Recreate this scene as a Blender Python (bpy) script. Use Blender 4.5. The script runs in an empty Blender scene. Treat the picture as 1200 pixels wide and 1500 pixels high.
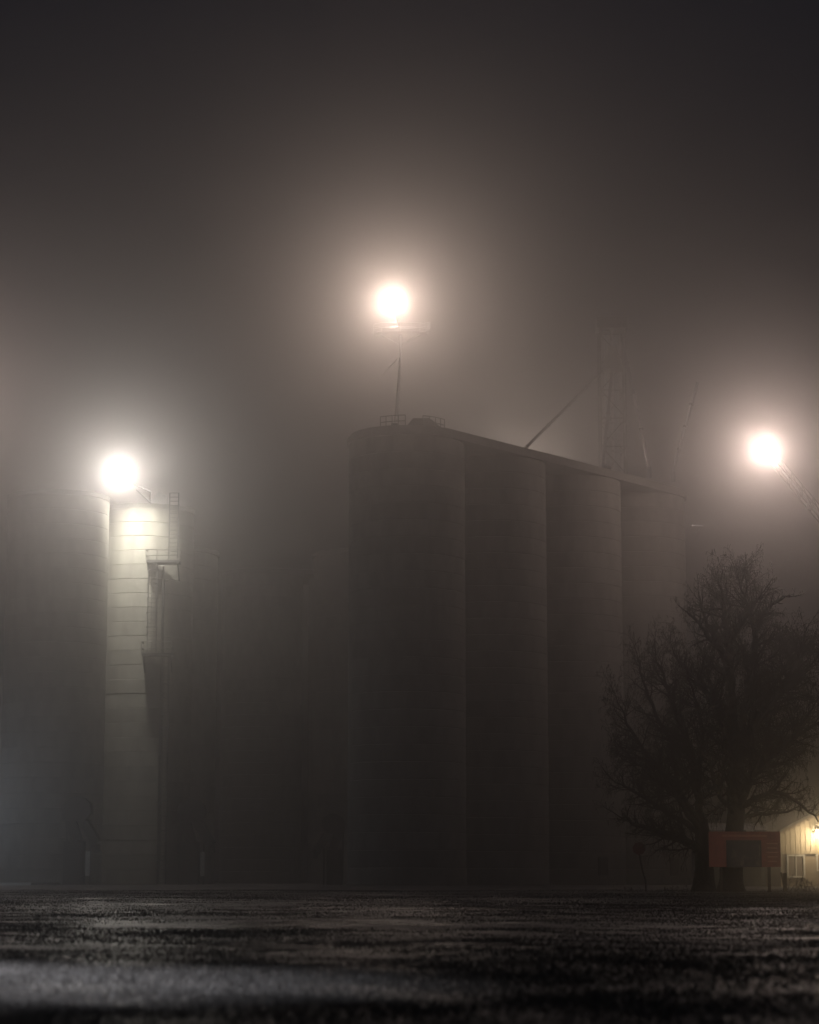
import bpy, math, random
import numpy as np
from mathutils import Vector, Matrix

# ------------------------------------------------------------------ camera, sky, exposure
sc = bpy.context.scene
FPX = 3300.0; PITCH = math.radians(9.26); CAM_H = 0.45
cam_d = bpy.data.cameras.new('camera'); cam = bpy.data.objects.new('camera', cam_d)
sc.collection.objects.link(cam); sc.camera = cam
cam.location = (0, 0, CAM_H); cam.rotation_euler = (math.radians(90) + PITCH, 0, 0)
cam_d.sensor_fit = 'VERTICAL'; cam_d.sensor_height = 36; cam_d.lens = 36 * FPX / 1500
cam_d.clip_start = 0.1; cam_d.clip_end = 3000
cam_d.dof.use_dof = True; cam_d.dof.focus_distance = 165; cam_d.dof.aperture_fstop = 3.2

w = bpy.data.worlds.new('World'); sc.world = w; w.use_nodes = True
nt = w.node_tree; bg = nt.nodes['Background']
sky = nt.nodes.new('ShaderNodeTexSky'); sky.sky_type = 'NISHITA'; sky.sun_disc = False
sky.sun_elevation = math.radians(-3); sky.sun_rotation = math.radians(200)
tint = nt.nodes.new('ShaderNodeMix'); tint.data_type = 'RGBA'; tint.blend_type = 'MULTIPLY'; tint.inputs[0].default_value = 1
tint.inputs[7].default_value = (0.42, 0.66, 1.05, 1)
nt.links.new(sky.outputs[0], tint.inputs[6]); nt.links.new(tint.outputs[2], bg.inputs[0]); bg.inputs[1].default_value = 0.12

sc.view_settings.view_transform = 'Standard'; sc.view_settings.look = 'None'
sc.view_settings.exposure = 0; sc.view_settings.gamma = 1; sc.view_settings.use_curve_mapping = False
sc.render.engine = 'CYCLES'
cy = sc.cycles
cy.use_denoising = True; cy.max_bounces = 5; cy.diffuse_bounces = 2; cy.glossy_bounces = 2
cy.volume_bounces = 2; cy.transmission_bounces = 2; cy.sample_clamp_indirect = 3
cy.use_adaptive_sampling = False

# per lamp: (bare bulb spill, wide beam, narrow hot beam) in watts, colour of spill and wide beam, colour of hot beam
LAMPS = dict(
    mast=((3600, 5600, 220), (1.0, 0.79, 0.66), (0.95, 1.0, 0.86)),
    left=((750, 4200, 750), (1.0, 0.91, 0.83), (0.84, 1.0, 0.93)),
    right=((2000, 2300, 240), (1.0, 0.78, 0.68), (0.95, 1.0, 0.88)),
    far=((1500, 4800, 0), (1.0, 0.80, 0.72), (1, 1, 1)),
    yard=((800, 0, 0), (0.80, 0.90, 1.0), (1, 1, 1)),
    shed=((280, 0, 0), (1.0, 0.78, 0.48), (1, 1, 1)))
WALL = 20000; BACK = 20000; STREET = 13000; SKY = 0.12; LENS = 42
FOG = 0.0042

# ------------------------------------------------------------------ helpers
R = random.Random(7)
rad = math.radians
def at(px, py, Y):
    """world point at forward distance Y seen at photograph pixel (px,py)"""
    cx, cz = (px - 600) / FPX, (750 - py) / FPX
    fy = math.cos(PITCH) - cz * math.sin(PITCH); fz = math.sin(PITCH) + cz * math.cos(PITCH)
    t = Y / fy
    return Vector((cx * t, Y, CAM_H + fz * t))

def link(o): sc.collection.objects.link(o); return o

class MB:
    def __init__(s): s.v = []; s.f = []; s.sm = []
    def add(s, vs, fs, smooth=False):
        b = len(s.v); s.v += [tuple(v) for v in vs]
        s.f += [tuple(i + b for i in f) for f in fs]; s.sm += [smooth] * len(fs); return s
    def box(s, c, d, rz=0, M=None):
        x, y, z = d[0] / 2, d[1] / 2, d[2] / 2
        m = Matrix.Translation(c) @ (M if M else Matrix.Rotation(rz, 4, 'Z'))
        vs = [m @ Vector(p) for p in ((-x,-y,-z),(x,-y,-z),(x,y,-z),(-x,y,-z),(-x,-y,z),(x,-y,z),(x,y,z),(-x,y,z))]
        return s.add(vs, [(0,3,2,1),(4,5,6,7),(0,1,5,4),(1,2,6,5),(2,3,7,6),(3,0,4,7)])
    def bar(s, a, b, wd, th=None):
        a = Vector(a); b = Vector(b); d = b - a; q = d.to_track_quat('Z', 'Y').to_matrix().to_4x4()
        return s.box((a + b) / 2, (wd, th or wd, d.length), M=q)
    def tube(s, a, b, r0, r1=None, n=8, cap=True):
        a = Vector(a); b = Vector(b); r1 = r0 if r1 is None else r1
        q = (b - a).to_track_quat('Z', 'Y').to_matrix()
        vs = []
        for p, r in ((a, r0), (b, r1)):
            for k in range(n):
                t = 2 * math.pi * k / n; vs.append(p + q @ Vector((r * math.cos(t), r * math.sin(t), 0)))
        s.add(vs, [(k, (k+1) % n, n + (k+1) % n, n + k) for k in range(n)], True)
        if cap: s.add(vs, [tuple(range(n-1, -1, -1)), tuple(range(n, 2*n))])
        return s
    def path(s, pts, r, n=6):
        for a, b in zip(pts, pts[1:]): s.tube(a, b, r, n=n)
        return s
    def prism(s, poly, z0, z1):
        n = len(poly)
        vs = [(x, y, z0) for x, y in poly] + [(x, y, z1) for x, y in poly]
        return s.add(vs, [(k, (k+1) % n, n + (k+1) % n, n + k) for k in range(n)] +
                     [tuple(range(n-1, -1, -1)), tuple(range(n, 2*n))])
    def mesh(s, name, mat):
        me = bpy.data.meshes.new(name); me.from_pydata(s.v, [], s.f); me.update()
        me.polygons.foreach_set('use_smooth', s.sm); me.materials.append(mat); return me
    def build(s, name, mat, parent=None, loc=None, kind=None, label=None):
        o = link(bpy.data.objects.new(name, s.mesh(name, mat)))
        if parent: o.parent = parent
        if loc: o.location = loc
        if kind: o['kind'] = kind
        if label: o['label'] = label
        return o

def tag(o, label, cat, group=None):
    o['label'] = label; o['category'] = cat
    if group: o['group'] = group
    return o
def thing(name, label, cat, loc=(0,0,0), rz=0, group=None):
    o = link(bpy.data.objects.new(name, None)); o.location = loc; o.rotation_euler = (0, 0, rz)
    o.empty_display_size = 0.2
    return tag(o, label, cat, group)

def mat(name, col, rough=0.8, metal=0.0, noise=None, col2=None, bump=0.0, bscale=8.0, detail=6, stretch=None, streak=None):
    m = bpy.data.materials.new(name); m.use_nodes = True; n = m.node_tree; p = n.nodes['Principled BSDF']
    p.inputs['Roughness'].default_value = rough; p.inputs['Metallic'].default_value = metal
    p.inputs['Base Color'].default_value = (*col, 1)
    tc = n.nodes.new('ShaderNodeTexCoord'); mp = n.nodes.new('ShaderNodeMapping')
    n.links.new(tc.outputs['Object'], mp.inputs[0])
    if stretch: mp.inputs['Scale'].default_value = stretch
    if noise:
        t = n.nodes.new('ShaderNodeTexNoise'); t.inputs['Scale'].default_value = noise; t.inputs['Detail'].default_value = detail
        t.inputs['Roughness'].default_value = 0.65
        n.links.new(mp.outputs[0], t.inputs['Vector'])
        r = n.nodes.new('ShaderNodeValToRGB'); r.color_ramp.elements[0].position = 0.32; r.color_ramp.elements[1].position = 0.7
        r.color_ramp.elements[0].color = (*col2, 1); r.color_ramp.elements[1].color = (*col, 1)
        n.links.new(t.outputs[0], r.inputs[0]); n.links.new(r.outputs[0], p.inputs['Base Color'])
    if bump:
        t2 = n.nodes.new('ShaderNodeTexNoise'); t2.inputs['Scale'].default_value = bscale; t2.inputs['Detail'].default_value = 8
        n.links.new(tc.outputs['Object'], t2.inputs['Vector'])
        b = n.nodes.new('ShaderNodeBump'); b.inputs['Strength'].default_value = bump; b.inputs['Distance'].default_value = 0.05
        n.links.new(t2.outputs[0], b.inputs['Height']); n.links.new(b.outputs[0], p.inputs['Normal'])
    return m

M_CONC = mat('concrete', (0.36, 0.345, 0.31), 0.85, noise=0.5, col2=(0.22, 0.21, 0.19), bump=0.35, bscale=3, stretch=(1, 1, 0.35))
M_ROOF = mat('roof_concrete', (0.27, 0.26, 0.24), 0.9, noise=1.2, col2=(0.17, 0.165, 0.15), bump=0.3)
M_GALV = mat('galvanised_steel', (0.55, 0.56, 0.56), 0.35, 0.85, noise=3, col2=(0.38, 0.39, 0.39))
M_BRIGHT = mat('bright_galvanised', (0.62, 0.62, 0.60), 0.4, 0.15, noise=3, col2=(0.5, 0.5, 0.48))
M_STEEL = mat('dull_steel', (0.16, 0.155, 0.15), 0.55, 0.6, noise=4, col2=(0.08, 0.07, 0.06))
M_DARK = mat('dark_painted_steel', (0.05, 0.052, 0.055), 0.6, 0.2, noise=3, col2=(0.03, 0.03, 0.032))
M_WHITE = mat('white_paint', (0.75, 0.74, 0.70), 0.5, noise=4, col2=(0.6, 0.58, 0.53))
M_BARK = mat('bark', (0.055, 0.045, 0.038), 0.95, noise=6, col2=(0.025, 0.02, 0.018), bump=0.9, bscale=9)
M_TWIG = mat('twig_bark', (0.05, 0.04, 0.035), 0.9)
M_WOOD = mat('weathered_wood', (0.12, 0.09, 0.065), 0.9, noise=8, col2=(0.06, 0.045, 0.035), bump=0.5, stretch=(6, 6, 0.6))
M_MAROON = mat('maroon_paint', (0.52, 0.11, 0.07), 0.5, noise=3, col2=(0.36, 0.08, 0.05))
M_MAROON2 = mat('faded_maroon_lettering', (0.62, 0.25, 0.18), 0.55)
M_SIDING = mat('cream_siding', (0.55, 0.48, 0.36), 0.6, noise=1.2, col2=(0.44, 0.38, 0.28))
M_WAINS = mat('tan_siding', (0.40, 0.33, 0.25), 0.65, noise=1.2, col2=(0.31, 0.26, 0.19))
M_GREY = mat('pale_green_siding', (0.42, 0.42, 0.34), 0.65, noise=1.0, col2=(0.33, 0.33, 0.26))
M_TIN = mat('roof_tin', (0.30, 0.29, 0.27), 0.5, 0.5, noise=2, col2=(0.2, 0.19, 0.18))
M_GLASS = mat('window_glass', (0.2, 0.17, 0.15), 0.2)
M_RED = mat('faded_red_plate', (0.20, 0.035, 0.03), 0.5, noise=6, col2=(0.12, 0.025, 0.02))

def lens_mat(name, col, s):
    m = bpy.data.materials.new(name); m.use_nodes = True; n = m.node_tree
    n.nodes.remove(n.nodes['Principled BSDF'])
    e = n.nodes.new('ShaderNodeEmission'); e.inputs[0].default_value = (*col, 1); e.inputs[1].default_value = s
    n.links.new(e.outputs[0], n.nodes['Material Output'].inputs[0]); return m

# picture panel on the sign: a blurred printed photograph
def picture_mat():
    m = mat('printed_picture', (0.02, 0.02, 0.03), 0.45)
    n = m.node_tree; p = n.nodes['Principled BSDF']
    tc = n.nodes.new('ShaderNodeTexCoord')
    t = n.nodes.new('ShaderNodeTexNoise'); t.inputs['Scale'].default_value = 2.6; t.inputs['Detail'].default_value = 3
    t.inputs['Distortion'].default_value = 0.8
    n.links.new(tc.outputs['Object'], t.inputs['Vector'])
    r = n.nodes.new('ShaderNodeValToRGB'); e = r.color_ramp.elements
    e[0].position = 0.42; e[0].color = (0.012, 0.012, 0.018, 1); e[1].position = 0.72; e[1].color = (0.22, 0.16, 0.14, 1)
    x = e.new(0.55); x.color = (0.035, 0.025, 0.035, 1)
    n.links.new(t.outputs[0], r.inputs[0]); n.links.new(r.outputs[0], p.inputs['Base Color'])
    return m
M_PICT = picture_mat()

# ------------------------------------------------------------------ ground
def ground_mat():
    m = bpy.data.materials.new('wet_rough_ground'); m.use_nodes = True; n = m.node_tree; L = n.links
    p = n.nodes['Principled BSDF']; tc = n.nodes.new('ShaderNodeTexCoord')
    def noise(s, d=8, r=0.6, src=None):
        t = n.nodes.new('ShaderNodeTexNoise'); t.inputs['Scale'].default_value = s; t.inputs['Detail'].default_value = d
        t.inputs['Roughness'].default_value = r; L.new(src or tc.outputs['Object'], t.inputs['Vector']); return t
    def ramp(t, a, b, ca, cb):
        r = n.nodes.new('ShaderNodeValToRGB'); r.color_ramp.elements[0].position = a; r.color_ramp.elements[1].position = b
        r.color_ramp.elements[0].color = (*ca, 1); r.color_ramp.elements[1].color = (*cb, 1); L.new(t.outputs[0], r.inputs[0]); return r
    big = noise(0.35, 5, 0.6); fine = noise(14, 6, 0.7); mid = noise(2.2, 6)
    c = ramp(mid, 0.3, 0.7, (0.022, 0.022, 0.024), (0.07, 0.067, 0.066)); L.new(c.outputs[0], p.inputs['Base Color'])
    ro = ramp(big, 0.36, 0.64, (0.2,)*3, (0.5,)*3)
    sx = n.nodes.new('ShaderNodeSeparateXYZ'); L.new(tc.outputs['Object'], sx.inputs[0])
    mr = n.nodes.new('ShaderNodeMapRange'); mr.inputs[1].default_value = 35; mr.inputs[2].default_value = 75; mr.inputs[4].default_value = .35; L.new(sx.outputs[1], mr.inputs[0])
    ad = n.nodes.new('ShaderNodeMath'); ad.operation = 'ADD'; ad.use_clamp = True; L.new(ro.outputs[0], ad.inputs[0]); L.new(mr.outputs[0], ad.inputs[1])
    L.new(ad.outputs[0], p.inputs['Roughness'])
    p.inputs['Specular IOR Level'].default_value = 0.9
    b1 = n.nodes.new('ShaderNodeBump'); b1.inputs['Strength'].default_value = 0.55; b1.inputs['Distance'].default_value = 0.012
    L.new(fine.outputs[0], b1.inputs['Height'])
    b2 = n.nodes.new('ShaderNodeBump'); b2.inputs['Strength'].default_value = 0.25; b2.inputs['Distance'].default_value = 0.05
    L.new(mid.outputs[0], b2.inputs['Height']); L.new(b1.outputs[0], b2.inputs['Normal'])
    L.new(b2.outputs[0], p.inputs['Normal'])
    return m

_rs = np.random.RandomState(3)
_K = [(_rs.uniform(-1, 1) * f, _rs.uniform(-.8, .8) * f, _rs.uniform(0, 6.28), a) for f, a in
      [(0.3, .005)] * 5 + [(0.8, .003)] * 7 + [(2.6, .0025)] * 8 + [(6, .002)] * 8]
def gz(x, y):
    fade = np.clip((y - 3) / 3, 0, 1) * np.clip((170 - y) / 60, 0, 1)
    return sum(a * np.sin(kx * x + ky * y + ph) for kx, ky, ph, a in _K) * fade
_K2 = [(_rs.uniform(-1, 1) * f, _rs.uniform(-1, 1) * f * .6, _rs.uniform(0, 6.28)) for f in [.5, .5, .9, .9, 1.6, 1.6, 2.6, 2.6, 4.5, 4.5, 8, 8, 8]]
def patch(x, y): return sum(np.sin(kx * x + ky * y + ph + 1.3 * np.sin(ky * x * .7 - kx * y)) for kx, ky, ph in _K2) / 5
def sheet():
    ys = [-60, -30, -10, 0, 3]; y = 4.0
    while y < 90: ys.append(y); y *= 1.012
    while y < 700: ys.append(y); y *= 1.08
    ys.append(700)
    ys = np.array(ys); XS = np.linspace(-1, 1, 161); V = []
    for yy in ys:
        half = max(8, min(400, abs(yy) * 0.42 + 5)) if yy < 200 else min(400, 89 + (yy - 200) * 1.0)
        if yy < 4: half = 60
        xs = XS * half
        V.append(np.stack([xs, np.full_like(xs, yy), gz(xs, np.full_like(xs, yy))], 1))
    V = np.array(V); nr, nc = V.shape[:2]
    idx = np.arange(nr * nc).reshape(nr, nc)
    q = np.stack([idx[:-1, :-1], idx[:-1, 1:], idx[1:, 1:], idx[1:, :-1]], -1).reshape(-1, 4)
    me = bpy.data.meshes.new('ground'); me.from_pydata(V.reshape(-1, 3).tolist(), [], q.tolist()); me.update()
    me.polygons.foreach_set('use_smooth', [True] * len(q)); me.materials.append(ground_mat())
    o = link(bpy.data.objects.new('ground', me)); o['kind'] = 'structure'
sheet()
def tri_mesh(name, V, matl):
    n = len(V); me = bpy.data.meshes.new(name); me.vertices.add(n * 3); me.vertices.foreach_set('co', V.ravel())
    me.loops.add(n * 3); me.loops.foreach_set('vertex_index', np.arange(n * 3, dtype=np.int32))
    me.polygons.add(n); me.polygons.foreach_set('loop_start', np.arange(0, n * 3, 3, dtype=np.int32))
    me.update(calc_edges=True); me.materials.append(matl); return me
M_GRASS = mat('wet_short_grass', (0.17, 0.165, 0.16), 0.62, noise=1.1, col2=(0.055, 0.054, 0.054))
n_ = M_GRASS.node_tree; tl = n_.nodes.new('ShaderNodeBsdfTranslucent'); tl.inputs[0].default_value = (.15, .145, .14, 1)
mx = n_.nodes.new('ShaderNodeMixShader'); mx.inputs[0].default_value = .4
n_.links.new(n_.nodes['Principled BSDF'].outputs[0], mx.inputs[1]); n_.links.new(tl.outputs[0], mx.inputs[2]); n_.links.new(mx.outputs[0], n_.nodes['Material Output'].inputs[0])
def grass(n=520000):
    rs = np.random.RandomState(8)
    d = np.exp(rs.uniform(np.log(5.2), np.log(100), n)); x = rs.uniform(-1, 1, n) * (.24 * d + 1.0)
    p = patch(x, d)
    keep = rs.uniform(-2.4, 1.2, n) < p
    d, x, p = d[keep], x[keep], p[keep]; n = len(d)
    h = (.012 + .026 * rs.rand(n)) * np.clip(.75 + .45 * p, .3, 1.5); wd = (.0035 + .003 * rs.rand(n)) * (1 + d / 14)
    z = gz(x, d) - .004; az = rs.uniform(0, 2*np.pi, n); lean = rs.uniform(.15, 1.3, n); la = rs.uniform(0, 2*np.pi, n)
    c = np.stack([x, d, z], 1); u = np.stack([np.cos(az), np.sin(az), 0*az], 1) * (wd/2)[:, None]
    tip = c + np.stack([np.cos(la)*lean*h, np.sin(la)*lean*h, h], 1)
    V = np.stack([c - u, c + u, tip], 1).astype(np.float32)
    o = link(bpy.data.objects.new('grass', tri_mesh('grass', V, M_GRASS))); tag(o, 'short wet dark grass covering the field in the foreground', 'grass'); o['kind'] = 'stuff'
grass()
MB().box((-41, 182, 0.03), (24, 14, 0.3)).build('concrete_apron', mat('pale_concrete', (0.5, 0.49, 0.46), 0.8, noise=1, col2=(0.4, 0.39, 0.36)), kind='structure')

# ------------------------------------------------------------------ silos
SR = 4.5; LIFT = 1.3; NL = 26; TOP = LIFT * NL
def lift_mesh():
    n = 80; prof = [(0, SR - .05), (.035, SR), (LIFT - .035, SR), (LIFT, SR - .05)]
    v = [(r * math.cos(2*math.pi*k/n), r * math.sin(2*math.pi*k/n), z) for z, r in prof for k in range(n)]
    f = [(i*n+k, i*n+(k+1) % n, (i+1)*n+(k+1) % n, (i+1)*n+k) for i in range(3) for k in range(n)]
    me = bpy.data.meshes.new('concrete_lift'); me.from_pydata(v, [], f); me.update()
    me.polygons.foreach_set('use_smooth', [True] * len(f))
    at_ = me.attributes.new('sharp_edge', 'BOOLEAN', 'EDGE')
    sh = [abs(v[e.vertices[0]][2] - v[e.vertices[1]][2]) < 1e-6 for e in me.edges]
    at_.data.foreach_set('value', sh)
    return me
LIFT_MATS = [mat('lift_concrete', (0.36 * k, 0.345 * k, 0.31 * k), 0.85, noise=0.6, col2=(0.19 * k, 0.18 * k, 0.16 * k), bump=0.35, bscale=3, stretch=(1.2, 1.2, 0.2)) for k in (0.9, 0.95, 1.0, 1.05)]
LM = []
_b = lift_mesh()
for m_ in LIFT_MATS:
    c = _b.copy(); c.materials.append(m_); LM.append(c)
HATCH = MB().box((0, 0, 0), (0.9, 0.12, 1.5)).box((0, -0.08, 0), (0.7, 0.06, 1.3)).mesh('hatch', M_STEEL)
def silo(x, y, label, group, hatch=None, nl=NL):
    t = thing('grain_silo', label, 'silo', (x, y, 0), 0, group)
    for k in range(nl):
        o = link(bpy.data.objects.new('concrete_lift', R.choice(LM))); o.parent = t
        s = 1 + R.uniform(-.0035, .0035); o.location = (0, 0, k * LIFT); o.scale = (s, s, 1); o.rotation_euler = (0, 0, R.uniform(0, 6.28))
    if hatch is not None:
        h = link(bpy.data.objects.new('hatch', HATCH)); h.parent = t
        a = rad(hatch); h.location = (math.sin(a) * (SR + .04), -math.cos(a) * (SR + .04), 1.5); h.rotation_euler = (0, 0, a)
    return t
G1 = 'round concrete silos of the dark row right of centre'; G2 = 'round concrete silos of the fogged left cluster'
A = (-0.2, 172.4); B = (6.6, 181.0); C = (13.5, 189.6); D = (20.0, 198.2); J = (-5.6, 235.0); J1 = (3.4, 191.1)
silo(*A, 'nearest and tallest looking grey concrete silo, under the mast with the central lamp', G1)
silo(*B, 'dark concrete silo just right of the nearest one, second in the receding row', G1)
silo(*C, 'third concrete silo of the receding row, left of the bare trees', G1, 30)
silo(*D, 'last concrete silo of the receding row, partly behind the bare trees', G1, 35)
silo(*J, 'narrow strip of dark silo showing behind the left edge of the nearest one', G1)
F = (-24.5, 206.5); G = (-23.0, 215.6); H = (-31.4, 199.0); K = (-16.4, 250.0); K2 = (-6.9, 253.0)
silo(*F, 'brightly lit concrete silo carrying the caged ladder and platforms', G2)
silo(*G, 'concrete silo directly behind the laddered one, showing at its right edge', G2, nl=24)
silo(*H, 'concrete silo at the left edge of the photo beside the laddered one', G2)
silo(*K2, 'faint far silo filling the narrow gap between the fogged middle silo and the dim one', G2)
silo(*K, 'fogged dark silo in the gap between the lit left cluster and the central row', G2)

def hull(circs, r, n=48):
    pts = [(c[0] + r * math.cos(2*math.pi*k/n), c[1] + r * math.sin(2*math.pi*k/n)) for c in circs for k in range(n)]
    pts = sorted(set(pts))
    def half(ps):
        h = []
        for p in ps:
            while len(h) > 1 and (h[-1][0]-h[-2][0])*(p[1]-h[-2][1]) - (h[-1][1]-h[-2][1])*(p[0]-h[-2][0]) <= 0: h.pop()
            h.append(p)
        return h
    lo = half(pts); up = half(pts[::-1]); return lo[:-1] + up[:-1]
deck = thing('roof_deck', 'flat concrete roof deck spanning the receding row of dark silos', 'roof')
MB().prism(hull([A, B, C, D], SR + .18), TOP, TOP + .45).build('slab', M_ROOF, deck)
MB().prism(hull([A, B, C, D], SR - .1), TOP + .45, TOP + .75).build('upstand', M_ROOF, deck)
d2 = thing('roof_deck', 'flat roof cap of the lit silo under the left floodlight', 'roof')
MB().prism(hull([F], SR + .06), TOP, TOP + .4).build('slab', M_ROOF, d2)
d6 = thing('roof_deck', 'roof cap of the silo at the left edge of the photo', 'roof')
MB().prism(hull([H], SR + .06), TOP, TOP + .4).build('slab', M_ROOF, d6)
d4 = thing('roof_deck', 'roof cap on the lower silo hidden behind the laddered one', 'roof')
MB().prism(hull([G], SR + .12), LIFT*24, LIFT*24 + .4).build('slab', M_ROOF, d4)
d5 = thing('roof_deck', 'roof cap on the dim silo set back left of the nearest one', 'roof')
MB().prism(hull([J], SR + .12), TOP, TOP + .4).build('slab', M_ROOF, d5)
d3 = thing('roof_deck', 'flat roof over the two far silos between the two clusters', 'roof')
MB().prism(hull([K, K2], SR + .12), TOP, TOP + .4).build('slab', M_ROOF, d3)
DZ = TOP + .75

# web walls closing the gaps between neighbouring silos
def web(a, b, label):
    m = MB().bar((a[0], a[1], TOP / 2 - .01), (b[0], b[1], TOP / 2 - .01), 1)
    m = MB(); d = Vector((b[0]-a[0], b[1]-a[1], 0)); c = Vector(((a[0]+b[0])/2, (a[1]+b[1])/2, TOP/2 - .01))
    L = d.length - 2 * SR + .3
    m.box(c, (L, 0.5, TOP - .02), math.atan2(d.y, d.x))
    tag(m.build('web_wall', M_CONC), label, 'wall')
web(A, B, 'narrow concrete web wall joining the nearest silo to the second one')
web(B, C, 'narrow concrete web wall joining the second and third dark silos')
web(C, D, 'narrow concrete web wall joining the third and last dark silos')

# ------------------------------------------------------------------ rails, hump on the main roof
def railing(pts, label, h=1.0, zt=DZ, cat='railing', mat_=M_STEEL):
    t = thing('guard_railing', label, cat, (*pts[0], zt))
    o = Vector((*pts[0], zt))
    loc = [Vector((x, y, zt)) - o for x, y in pts]
    for z in (h, h * .55):
        MB().path([p + Vector((0, 0, z)) for p in loc], .035).build('rail', mat_, t)
    for a, b in zip(loc, loc[1:]):
        n = max(1, round((b - a).length / 1.8))
        for k in range(n):
            p = a.lerp(b, k / n); MB().tube(p, p + Vector((0, 0, h)), .035, n=5).build('post', mat_, t)
    p = loc[-1]; MB().tube(p, p + Vector((0, 0, h)), .035, n=5).build('post', mat_, t)
    return t
def arc(c, r, a0, a1, n=8):
    return [(c[0] + r * math.sin(rad(a0 + (a1-a0)*k/n)), c[1] - r * math.cos(rad(a0 + (a1-a0)*k/n))) for k in range(n + 1)]
railing(arc(A, 3.3, -38, -2, 4), 'short guard rail on the roof left of the mast foot')
railing(arc(A, 3.3, 22, 62, 4), 'short guard rail on the roof right of the low roof hatch house')
hh = thing('hatch_house', 'low dark hatch house on the roof of the nearest silo', 'roof hatch', (0.9, 170.3, DZ))
MB().add([(-1.25,-1,0),(1.6,-1,0),(1.6,1,0),(-1.25,1,0),(-.7,-.8,.75),(.75,-.8,.75),(.75,.8,.75),(-.7,.8,.75)],
         [(0,3,2,1),(4,5,6,7),(0,1,5,4),(1,2,6,5),(2,3,7,6),(3,0,4,7)]).build('housing', M_DARK, hh)
MB().box((0, 0, .80), (1.3, 1.5, .1)).build('lid', M_STEEL, hh)

# ------------------------------------------------------------------ floodlights
def floodlight(label, loc, aim, key, size=.55, light_off=.55, group='floodlights glowing in the fog', beam=50, tilt=4):
    P, col, col2 = LAMPS[key]
    loc = Vector(loc); d = (Vector(aim) - loc).normalized()
    t = thing('floodlight', label, 'floodlight', loc, 0, group)
    q = d.to_track_quat('-Y', 'Z').to_matrix().to_4x4()
    def X(v): return (q @ Vector(v).to_4d()).to_3d()
    m = MB(); s = size
    fr = [(-s,0,-s*.7),(s,0,-s*.7),(s,0,s*.7),(-s,0,s*.7)]; bk = [(-s*.55,.35,-s*.4),(s*.55,.35,-s*.4),(s*.55,.35,s*.4),(-s*.55,.35,s*.4)]
    m.add([X(v) for v in fr + bk], [(0,4,5,1),(1,5,6,2),(2,6,7,3),(3,7,4,0),(4,7,6,5)])
    m.build('housing', M_DARK, t)
    m = MB(); m.add([X(v) for v in [(-s*.93,-.01,-s*.64),(s*.93,-.01,-s*.64),(s*.93,-.01,s*.64),(-s*.93,-.01,s*.64)]], [(0,1,2,3)])
    m.build('lens', lens_mat('lit_lens_' + key, col, LENS), t)
    m = MB(); m.tube(X((-s-.05,.1,0)), X((-s-.05,.4,-.5)), .03, n=6).tube(X((s+.05,.1,0)), X((s+.05,.4,-.5)), .03, n=6).tube(X((-s-.05,.4,-.5)), X((s+.05,.4,-.5)), .03, n=6)
    m.build('bracket', M_STEEL, t)
    for i, W_ in enumerate(P):          # bare bulb spill, the reflector's wide beam over the yard, its hot centre
        if not W_: continue
        l = bpy.data.lights.new('floodlight_bulb', 'SPOT' if i else 'POINT'); l.energy = W_; l.color = col2 if i == 2 else col; l.shadow_soft_size = .25
        o = link(bpy.data.objects.new('floodlight_bulb', l)); o.parent = t; o.location = d * light_off
        if i:
            l.spot_size = rad(beam if i == 1 else 16); l.spot_blend = 1.0
            o.rotation_euler = (Vector((0, 0, CAM_H + (math.tan(rad(tilt)) * loc.y if i == 1 else 0))) - loc).to_track_quat('-Z', 'Y').to_euler()
    return t

L1 = at(575, 443, 250); L2 = at(178, 692, 197.5); L3 = at(1120, 658, 183)
floodlight('highest floodlight, glowing warm white on the mast above the nearest silo', L1, L1 + Vector((0, -10, -2.5)), 'mast')
floodlight('leftmost floodlight, greenish white, glowing over the laddered silo', L2, L2 + Vector((-.5, -8, -3)), 'left', .7)
floodlight('rightmost floodlight, glowing warm white in the fog above the bare trees', L3, L3 + Vector((-1, -10, -3)), 'right', beam=46, tilt=0)

# added lamp head brightening the silo wall, then arm carrying the left floodlight
W2_ = L2 + Vector((.5, -.9, -.5))
wh = thing('floodlight', 'second lamp head beside the leftmost floodlight, turned down at the lit silo', 'floodlight', W2_)
tgt = Vector((F[0] + .6, F[1] - SR, TOP - 6)); dq = (tgt - W2_).normalized(); tr_ = dq.to_track_quat('Z', 'Y').to_matrix()
MB().tube((0,0,0), -dq * .4, .32, .16, n=14).build('housing', M_DARK, wh)
MB().tube(dq * .005, dq * .02, .29, n=14).build('lens', lens_mat('lit_lens_wall', (1, 1, .9), 8), wh)
MB().bar(-dq * .3, L2 + Vector((0, .4, -.5)) - W2_, .06).build('bracket', M_STEEL, wh)
l_ = bpy.data.lights.new('floodlight_bulb', 'SPOT'); l_.energy = WALL; l_.color = (1, .97, .84); l_.spot_size = rad(92); l_.spot_blend = 1; l_.shadow_soft_size = .6
o_ = link(bpy.data.objects.new('floodlight_bulb', l_)); o_.parent = wh; o_.location = dq * .08; o_.rotation_euler = dq.to_track_quat('-Z', 'Y').to_euler()

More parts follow.
